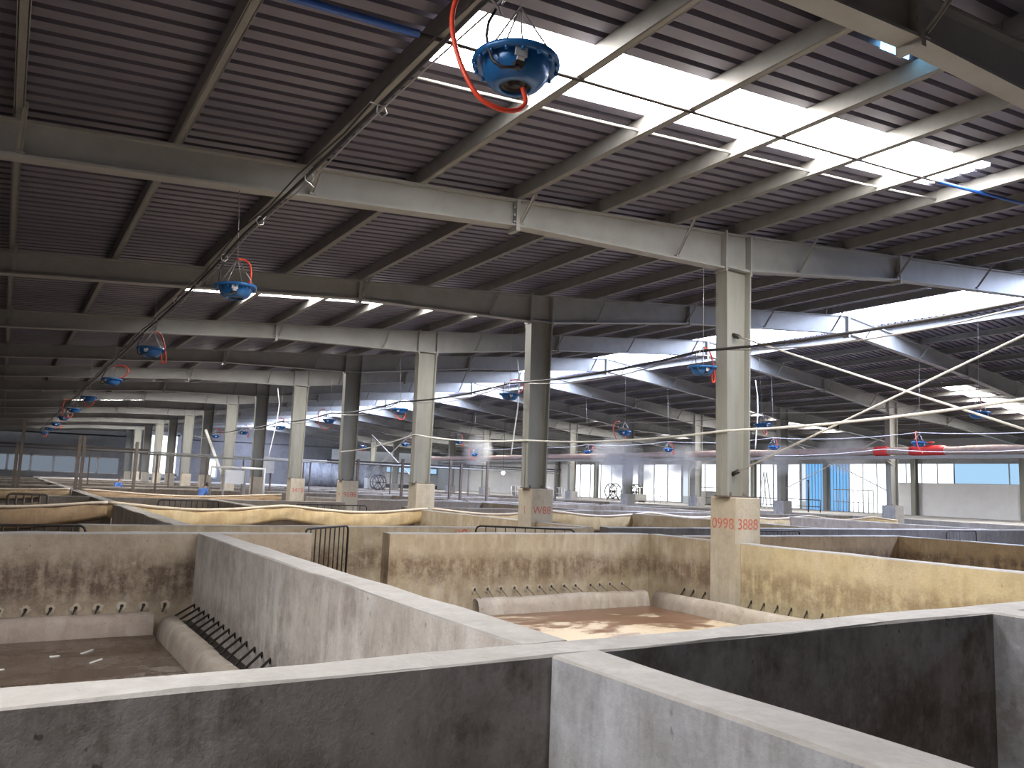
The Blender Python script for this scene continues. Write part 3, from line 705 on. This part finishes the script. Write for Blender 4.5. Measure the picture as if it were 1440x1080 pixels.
# ------------------------------------------------------------------ steam pipe along the far columns
e=empty('steam_pipe',(41.4,40,2.4)); tag(e,'thick lagged steam pipe running along the far columns','pipe')
mb=MB(); rnd=random.Random(3); pts=[(41.4+rnd.uniform(-.02,.02),12+.6*i,2.66+rnd.uniform(-.02,.02)) for i in range(120)]
mb.tube(pts,[.22+rnd.uniform(-.02,.02) for _ in pts],12); mb.build('lagged_pipe',M['lagging'],e)
for y0,y1 in ((23.4,25.3),(26.6,27.4)):
    mb=MB(); mb.tube([(41.4,y0+(y1-y0)*i/6,2.66) for i in range(7)],[.25,.29,.26,.3,.27,.29,.25],12); ob=mb.build('wrap',M['red_band'],e); tag(ob,'red wrap')
mb=MB(); mb.tube([(41.4,24.2,2.9),(41.4,24.2,3.1)],.03,8); mb.lathe([(.0,.0),(.2,.0),(.2,.04),(0,.04)],12,(41.4,24.2,3.08)); mb.build('valve',M['red_band'],e)
mb=MB(); mb.box(41.2,41.7,12,80,2.25,2.31); mb.box(41.18,41.22,12,80,2.31,2.4)
for n in range(1,10): 
    y=Y0+BAY*n; mb.bar((42.3,y-.2,1.85),(41.3,y-.2,2.27),.06,.06); mb.box(41.2,42.3,y-.24,y-.16,2.19,2.26)
tag(mb.build('cable_tray',M['steel']),'grey tray on brackets carrying the lagged steam pipe','tray')
def puff(c,r,label):
    me=bpy.data.meshes.new('steam_cloud'); vs=[];fs=[];n=24;m_=14
    for i in range(m_+1):
        for j in range(n):
            a=PI*i/m_; b2=2*PI*j/n; vs.append((math.sin(a)*math.cos(b2),math.sin(a)*math.sin(b2),math.cos(a)))
    for i in range(m_):
        for j in range(n): fs.append(((i+1)*n+j,(i+1)*n+(j+1)%n,i*n+(j+1)%n,i*n+j))
    me.from_pydata(vs,[],fs); me.materials.append(M['steam']); ob=bpy.data.objects.new('steam_cloud',me); col.objects.link(ob)
    ob.location=tow(c); ob.scale=(r[0]*S,r[1]*S,r[2]*S); tag(ob,label,'steam','puffs of steam around the lagged pipe','stuff')
puff((41.5,29.5,2.6),(1.4,1.8,1.3),'steam drifting from the pipe beside the first far column')
puff((41.3,33.8,2.2),(1.2,1.6,1.1),'steam drifting below the pipe between the first two far columns')
puff((41.3,42.3,2.2),(1.8,2.4,1.3),'steam cloud hanging under the pipe near the third far column')
puff((41.0,49.5,2.7),(2.0,2.6,1.6),'steam cloud rising over the pipe near the fourth far column')
puff((40.5,47,1.6),(2.2,3.0,1.4),'steam veil before the bright doorway')
puff((39.5,69,3.2),(1.6,1.8,1.8),'steam plume rising from the distant end of the pipe')

# ------------------------------------------------------------------ far side facade  (x = 57)
XW=57.2
mb=MB(); mb.box(XW,XW+.3,2,36.6,-1.1,1.3); struct(mb,'wall_right',M['white_wall'])
mb=MB(); mb.box(XW,XW+.3,2,112,2.75,ft(XW)+.22); struct(mb,'wall_right_upper',M['fascia'])
mb=MB(); mb.box(XW,XW+.3,78,112,-1.1,2.75); struct(mb,'wall_right_end',M['white_wall'])
k=60
def window(x0,x1,y0,y1,z0,z1,mat,nm,axis='y',bar=.06,lab=None):
    global k; k+=1
    p=MB(); p.box(x0,x1,y0,y1,z0,z1); w=struct(p,'window_%d'%k,mat)
    f=MB()
    for i in range(nm+1):
        t=i/nm
        if axis=='y': yy=y0+(y1-y0)*t; f.box(x0-.07,x1+.02,yy-bar/2,yy+bar/2,z0,z1)
        else: xx=x0+(x1-x0)*t; f.box(xx-bar/2,xx+bar/2,y0-.07,y1+.02,z0,z1)
    if axis=='y':
        for z in (z0,z1): f.box(x0-.07,x1+.02,y0,y1,z-bar/2,z+bar/2)
    else:
        for z in (z0,z1): f.box(x0,x1,y0-.07,y1+.02,z-bar/2,z+bar/2)
    f.build('window_frame',M['fascia'],w)
window(XW+.1,XW+.2,2,31.8,1.3,2.75,M['glass_blue'],8)
window(XW+.1,XW+.2,31.8,36.6,1.3,2.75,M['glass_white'],4)
window(XW+.1,XW+.2,36.6,40.2,-1.05,2.75,M['glass_white'],3)
window(XW+.1,XW+.2,40.2,44.3,-1.05,2.75,M['sheet_blue'],14,bar=.03)
window(XW+.1,XW+.2,44.9,50.5,-1.05,2.75,M['glass_white'],4,bar=.12)
window(XW+.1,XW+.2,51.5,58,-1.05,2.75,M['glass_white'],3,bar=.1)
window(XW+.1,XW+.2,59,67,-1.05,2.75,M['glass_white'],4,bar=.12)
window(XW+.1,XW+.2,68,77.5,-1.05,2.75,M['glass_white'],5,bar=.12)
mb=MB()
for n in range(0,NB+1):
    pass
for n in range(2,11):
    y=Y0+BAY*n; mb=MB(); mb.box(56.65,56.72,y-.16,y+.16,-1.05,ft(56.9)-.45); mb.box(57.08,57.15,y-.16,y+.16,-1.05,ft(56.9)-.45); mb.box(56.7,57.1,y-.02,y+.02,-1.05,ft(56.9)-.45)
    tag(mb.build('wall_post',M['column']),'steel post against the outer wall at the %s roof beam from the camera'%ORD[n+1],'post','steel posts along the outer wall')
# end wall
YW=112
mb=MB(); mb.box(XL,57.6,YW,YW+.3,-H,-.5); mb.box(XL,40,YW,YW+.3,1.5,4.2); mb.box(12.4,15.7,YW,YW+.3,-.5,1.5); mb.box(19.3,40,YW,YW+.3,-.5,1.5); struct(mb,'wall_back',M['back_wall'])
mb=MB(); mb.box(40,57.6,YW,YW+.3,-.5,4.2); struct(mb,'wall_back_end',M['white_wall'])
mb=MB(); vs=[(XL,YW,4.2),(57.6,YW,4.2),(57.6,YW,ft(57.6)+.3),(RIDGE,YW,ft(RIDGE)+.3),(XL,YW,ft(XL)+.3)]
mb.add(vs+[(a,b2+.3,c) for a,b2,c in vs],[(0,1,2,3,4),(9,8,7,6,5)]); struct(mb,'wall_back_gable',M['back_wall'])
window(XL,12.4,YW+.1,YW+.2,-.5,1.5,M['glass_dim'],9,'x',.25)
window(15.7,19.3,YW-.05,YW+.02,-.5,4.9,M['glass_white'],3,'x',.5)
window(22.4,24.2,YW-.05,YW+.02,-.5,2.0,M['glass_white'],1,'x',.2)
window(44,57,YW-.05,YW+.02,1.2,2.1,M['glass_blue'],6,'x',.2)
# left and rear: unseen full-height walls, near-black to cut bounced light
mb=MB(); mb.box(XL-.3,XL,-18.5,112,-H,ft(XL)+.3); struct(mb,'wall_left',M['dark_wall'])
mb=MB(); mb.box(XL,57.6,-18.6,-18.3,-H,8); struct(mb,'wall_front',M['dark_wall'])

# ------------------------------------------------------------------ yard furniture, far away
def rack(x0,x1,y,xs,label,zt=1.06):
    e=empty('pipe_rack',((x0+x1)/2,y,-1)); tag(e,label,'rack')
    for i,(x,zt2,lean) in enumerate(xs):
        mb=MB(); mb.bar((x,y,-1.25),(x+lean,y,zt2),.14,.14); mb.build('post',M['rust_steel'],e)
    mb=MB(); mb.bar((x0,y,zt),(x1,y,zt),.08,.1); mb.bar((x0,y,zt-.16),(x1,y,zt-.16),.05,.05); mb.build('rail',M['dark_steel'],e)
rack(-1.5,6.2,44.2,[(.55,1.1,0),(.72,2.15,0),(3.1,1.6,0),(3.3,1.6,0),(5.65,1.45,0)],'dark post-and-rail rack standing far back above the left pits')
rack(16,25.5,45.5,[(17.9,1.2,0),(20.8,1.35,0),(22.6,1.2,0),(24.9,1.25,0)],'dark post-and-rail rack far back between the near columns')
rack(26,36,50,[(26.5,1.6,0),(29.5,1.6,0),(33,1.6,0),(35.5,1.6,0)],'dark post-and-rail rack far back before the far columns',1.3)
e=empty('goal_frame',(10.4,42.5,-1)); tag(e,'white tubular frame like a goal standing behind distant tarpaulin','frame')
mb=MB(); mb.tube([(9.1,43.2,-1.15),(9.1,43.2,.36),(11.8,43.2,.36)],.06,8); mb.build('grey_tube',M['steel'],e)
mb=MB(); mb.tube([(11.8,43.2,-1.15),(11.8,43.2,.36),(10.6,43.2,.36)],.075,8); mb.build('white_tube',M['white_paint'],e)
e=empty('notice_board',(11.1,47,-1)); tag(e,'blank white board standing inside the tubular frame','board')
mb=MB(); mb.box(10.55,11.75,46.95,47.02,-.5,.25); mb.build('panel',M['white_paint'],e)
mb=MB(); mb.box(10.55,10.65,46.9,47.05,-H,.3); mb.box(11.7,11.8,46.9,47.05,-H,.3); mb.build('leg',M['steel'],e)
e=empty('step_ladder',(53,45,-1.05)); tag(e,'white A-shaped step ladder standing near the second far column','ladder')
for dx in (-.28,.28):
    mb=MB(); mb.bar((53+dx,44.6,-1.05),(53+dx*.6,45,1.9),.08,.08); mb.build('rail',M['white_paint'],e)
    mb=MB(); mb.bar((53+dx,45.5,-1.05),(53+dx*.6,45,1.9),.06,.06); mb.build('rail',M['white_paint'],e)
for i in range(7):
    t=(i+.5)/7.5; mb=MB(); mb.bar((53-.28+.11*t,44.6+.4*t,-1.05+2.95*t),(53+.28-.11*t,44.6+.4*t,-1.05+2.95*t),.06,.04); mb.build('step',M['white_paint'],e)
def railing(p,q,h,label,nb,mat='white_paint',r=.035,z=-1.05):
    p=Vector((*p,0)); q=Vector((*q,0)); e=empty('railing',(p.x,p.y,z)); tag(e,label,'railing','railings on the raised walkway')
    P=lambda t,zz:(p.x+(q.x-p.x)*t,p.y+(q.y-p.y)*t,z+zz)
    mb=MB(); mb.tube([P(0,h),P(1,h)],r,6); mb.tube([P(0,h*.45),P(1,h*.45)],r*.8,6); mb.build('rail',M[mat],e)
    for i in range(nb+1):
        mb=MB(); mb.tube([P(i/nb,0),P(i/nb,h)],r*.9,6); mb.build('post',M[mat],e)
railing((55,36.6),(55,40),1.7,'tall grey railing standing before the bright white opening by the first far column',8,'steel')
railing((48,36),(48,43),.85,'dark low handrail before the blue translucent sheets',2,'dark_steel')
railing((48.6,52),(48.6,60),1.3,'white barred railing left of the hose reels',12)
railing((45.5,60),(45.5,72),1.0,'white barred railing on the distant walkway',14)
railing((50,44.5),(50,49.5),1.5,'dark door-like frame behind the second far column',2,'dark_steel')
mb=MB(); mb.tube([(47,36.2,-1.05),(47,36.2,1.15)],.05,6); mb.bar((46.9,36.2,1.12),(47.1,36.2,1.12),.04,.04); tag(mb.build('thin_post',M['dark_steel']),'thin dark post standing before the blue translucent sheets','post')
def reel(x,y,label):
    e=empty('hose_reel',(x,y,-1.05)); tag(e,label,'reel','wheel reels on the walkway')
    for dy in (-.35,.35):
        mb=MB(); mb.tube([(x+.75*math.cos(2*PI*i/20),y+dy,-.2+.75*math.sin(2*PI*i/20)) for i in range(21)],.05,6)
        for i in range(3):
            a=PI*i/3; mb.bar((x-.75*math.cos(a),y+dy,-.2-.75*math.sin(a)),(x+.75*math.cos(a),y+dy,-.2+.75*math.sin(a)),.05,.05)
        mb.build('wheel',M['dark_steel'],e)
    mb=MB(); mb.tube([(x,y-.4,-.2),(x,y+.4,-.2)],.12,10); mb.build('axle',M['dark_steel'],e)
    mb=MB(); mb.bar((x-.8,y,-1.05),(x,y,-.2),.07,.07); mb.bar((x+.8,y,-1.05),(x,y,-.2),.07,.07); mb.build('stand',M['dark_steel'],e)
reel(50.6,61.5,'dark spoked wheel reel before the bright doorway, nearer the near columns')
reel(50.6,58.5,'dark spoked wheel reel before the bright doorway, nearer the ladder')
reel(33,78,'dark spoked wheel reel far away between second and third near columns')
for i,(x,y,w,h) in enumerate(((46.5,72,1.2,1.0),(48,55,1.3,.7),(52,50.5,1.2,1.2),(36,86,2.2,1.3))):
    e=empty('equipment_cabinet',(x,y,-1.05)); tag(e,'grey box-shaped equipment on the raised walkway, %s from the white building wall'%ORD[[2,3,1,4][i]],'equipment','grey boxes on the walkway')
    mb=MB(); mb.box(x-w/2,x+w/2,y-.5,y+.5,-.97,-1.05+h); mb.build('body',M['slab'],e)
    mb=MB(); mb.box(x-w/2+.08,x+w/2-.08,y-.53,y-.5,-.85,-1.05+h-.1); mb.build('door',M['steel'],e)
    for sx in (-1,1):
        mb=MB(); mb.box(x+sx*w*.4-.05,x+sx*w*.4+.05,y-.4,y+.4,-1.05,-.97); mb.build('foot',M['dark_steel'],e)
e=empty('pendant_lamp',(37,60,.9)); tag(e,'bright white lamp hanging far away left of the second near column','lamp')
mb=MB(); mb.lathe([(0,-.16),(.1,-.12),(.16,0),(.1,.12),(.04,.18)],16,(37,60,1.05)); mb.build('bulb',M['lamp'],e)
mb=MB(); mb.tube([(37,60,1.2),(37,60,ft(37)-.02)],.02,5); mb.build('cord',M['cable'],e)

e=empty('plastic_curtain',(33,90,-1)); tag(e,'grey plastic sheeting hung like a curtain far back between near columns','curtain')
mb=MB(); xs=[28+.25*i for i in range(45)]; mb.smooth=True
vs=[];fs=[]
for x in xs:
    for z in (-1.0,.2,1.7): vs.append((x,90+.12*math.sin(x*4.1)+.05*math.sin(x*9),z))
for i in range(len(xs)-1):
    for j in range(2): fs.append((i*3+j,i*3+3+j,i*3+4+j,i*3+1+j))
mb.add(vs,fs); s_=mb.build('sheet',M['plastic'],e); sm_=s_.modifiers.new('thick','SOLIDIFY'); sm_.thickness=.01
mb=MB(); mb.tube([(27.8,90,1.74),(39.2,90,1.74)],.06,6); mb.build('rail',M['steel'],e)
for x in (27.9,33.5,39.1):
    mb=MB(); mb.bar((x,90.2,-1.05 if x>44 else -H),(x,90.2,1.74),.12,.12); mb.build('post',M['steel'],e)
for x,y,zt,zb,l in ((17.3,27.3,5.1,1.2,'pale hose hanging from the roof beam behind the third near column'),(31,26.9,5.6,2.2,'pale hose hanging from the roof beam before the far columns'),(11.6,41.2,4.5,1.0,'thin pale hose hanging beside the fifth near column')):
    cable([(x,y,zt),(x+.15,y,zt-.8),(x+.05,y-.1,(zt+zb)/2),(x-.25,y-.2,zb)],.025,l,'white_tube','hose','hanging_hose')
mb=MB(); mb.bar((11.6,58,3.0),(13.4,58,-1.05),.16,.16); tag(mb.build('leaning_strut',M['white_tube']),'pale strut leaning against distant near column behind the white frame','strut')
for z,y,x0,x1,l in ((.95,48.5,6.5,16,'distant horizontal pipe passing behind the white tubular frame'),(1.35,62,3.5,22,'distant horizontal pipe crossing before the bright end windows'),(1.15,56,16,40,'distant horizontal pipe crossing behind third and second near columns')):
    e=empty('pipe_run',((x0+x1)/2,y,z)); tag(e,l,'pipe'); mb=MB(); mb.tube([(x0,y,z),(x1,y,z)],.06,6); mb.build('pipe',M['steel'],e)
    for i in range(4):
        x=x0+(x1-x0)*(i+.3)/3.6; mb=MB(); mb.bar((x,y,-1.2),(x,y,z),.09,.09); mb.build('support_post',M['rust_steel'],e)
for x,y,l in ((15.6,57,'grey-green machine box on posts left of fourth near column'),):
    e=empty('machine_box',(x,y,.2)); tag(e,l,'machine'); mb=MB(); mb.box(x-.5,x+.5,y-.4,y+.4,.2,1.3); mb.build('body',M['fascia'],e)
    for sx in (-.4,.4):
        mb=MB(); mb.bar((x+sx,y,-1.2),(x+sx,y,.2),.1,.1); mb.build('post',M['rust_steel'],e)
    mb=MB(); mb.lathe([(0,0),(.25,0),(.25,.06),(0,.06)],14,(x,y,1.3)); mb.build('cap',M['steel'],e)
# ------------------------------------------------------------------ people, small and far
def person(o,yaw,lean,shirt,label,arm=0.,sc=1.0):
    """one skinned body; hair, shirt and trousers follow it"""
    e=empty('person',o); tag(e,label,'person'); e.rotation_euler=(0,0,yaw)
    h=2.1*sc   # layout units: about 1.68 m
    J={'pel':(0,0,.52),'waist':(0,-.01-lean*.12,.60),'chest':(0,-lean*.35,.74),'neck':(0,-lean*.5,.83),'head':(0,-lean*.58,.90),'top':(0,-lean*.6,.965)}
    def put(names,vs,es,rad,pts,link=None):
        prev=link
        for p,r in pts:
            vs.append(Vector(p)*h*S); rad.append(r*h*S)
            if prev is not None: es.append((prev,len(vs)-1))
            prev=len(vs)-1
        return prev
    vs=[];es=[];rad=[]
    put(0,vs,es,rad,[(J['pel'],.075)])
    put(0,vs,es,rad,[(J['waist'],.07),(J['chest'],.085),(J['neck'],.032),(J['head'],.055),(J['top'],.04)],0)
    for s in (-1,1):
        put(0,vs,es,rad,[((s*.055,0,.47),.058),((s*.06,.01,.27),.042),((s*.06,.03,.05),.026),((s*.065,-.06,.02),.024)],0)
        c=J['chest']; ar=arm if s>0 else 0
        sh=(s*.10,c[1],.785); el=(s*.135,c[1]-.04-.08*ar,.62+.12*ar); wr=(s*.12+.04*ar,c[1]-.14-.06*ar,.52+.34*ar)
        w=put(0,vs,es,rad,[(sh,.04),(el,.028),(wr,.02)],2)
        hd=Vector((0,-.03,-.02+.06*ar)); a=Vector(wr)+hd; w2=put(0,vs,es,rad,[(tuple(a),.018)],w)
        for q in range(4): put(0,vs,es,rad,[(tuple(a+Vector(((q-1.5)*.009,-.028,-.02+.05*ar))),.005)],w2)
        put(0,vs,es,rad,[(tuple(a+Vector((-s*.02,-.015,-.008))),.005)],w2)
    me=bpy.data.meshes.new('body'); me.from_pydata([tuple(v) for v in vs],es,[])
    ob=bpy.data.objects.new('body',me); col.objects.link(ob); ob.parent=e; ob['o_']=list(o)
    sk=ob.modifiers.new('skin','SKIN'); sk.use_smooth_shade=True
    for i,r in enumerate(rad): me.skin_vertices[0].data[i].radius=(r,r*.85); me.skin_vertices[0].data[i].use_root=(i==0)
    ob.modifiers.new('sub','SUBSURF').levels=1
    dg=bpy.context.evaluated_depsgraph_get(); m2=bpy.data.meshes.new_from_object(ob.evaluated_get(dg)); ob.modifiers.clear(); ob.data=m2
    m2.materials.clear()
    for m_ in (M['skin'],M[shirt],M['trouser'],M['hair']): m2.materials.append(m_)
    for p in m2.polygons:
        z=p.center.z/(h*S); x=abs(p.center.x)/(h*S); p.use_smooth=True
        p.material_index=2 if z<.52 and x<.115 else (1 if z<.83 and (z>.52) else 0)
        if z>.93 or (z>.87 and p.center.y/(h*S)>-lean*.58+.015): p.material_index=3
person((6.6,60,-H),.6,.25,'shirt_blue','person in blue work clothes standing in a distant pit beside the leftmost rack',0,1.08)
person((9.05,46,-H),2.4,.7,'shirt_blue','person in blue bending with an arm raised behind distant tarpaulin',1.0,1.08)
person((33.2,94,-1.05),.3,.1,'shirt_dark','person in black standing far back beside the fourth near column',0,1.0)

# ------------------------------------------------------------------ camera
R=[(None)]
def cam_axes():
    PYx,PYy,F,SL=2.0,655.0,1130.0,.0384
    y=Vector((PYx-720,PYy-540,F)).normalized(); h=Vector((1,SL,0)); z=y.cross(h).normalized()
    if z.y>0: z=-z
    x=y.cross(z)
    if x.x<0: x=-x
    return x,y,z
ax,ay,az=cam_axes()
right=Vector((ax.x,ay.x,az.x)); down=Vector((ax.y,ay.y,az.y)); fwd=Vector((ax.z,ay.z,az.z))
cd=bpy.data.cameras.new('camera'); cam=bpy.data.objects.new('camera',cd); col.objects.link(cam)
mw=Matrix((( right.x,-down.x,-fwd.x,0),(right.y,-down.y,-fwd.y,0),(right.z,-down.z,-fwd.z,H*S),(0,0,0,1)))
cam.matrix_world=mw; cd.sensor_width=36; cd.lens=36*1130/1440; cd.clip_start=.05; cd.clip_end=500
scene.camera=cam
# ------------------------------------------------------------------ light and view
w=bpy.data.worlds.new('sky'); scene.world=w; w.use_nodes=True
bg=w.node_tree.nodes['Background']; bg.inputs[0].default_value=(.80,.90,1,1); bg.inputs[1].default_value=1.0
scene.view_settings.view_transform='Standard'; scene.view_settings.look='None'; scene.view_settings.gamma=1
scene.view_settings.exposure=0.0
scene.cycles.use_denoising=True
scene.cycles.max_bounces=8; scene.cycles.diffuse_bounces=5; scene.cycles.volume_bounces=1
for o in scene.objects:
    if 'o_' in o: del o['o_']
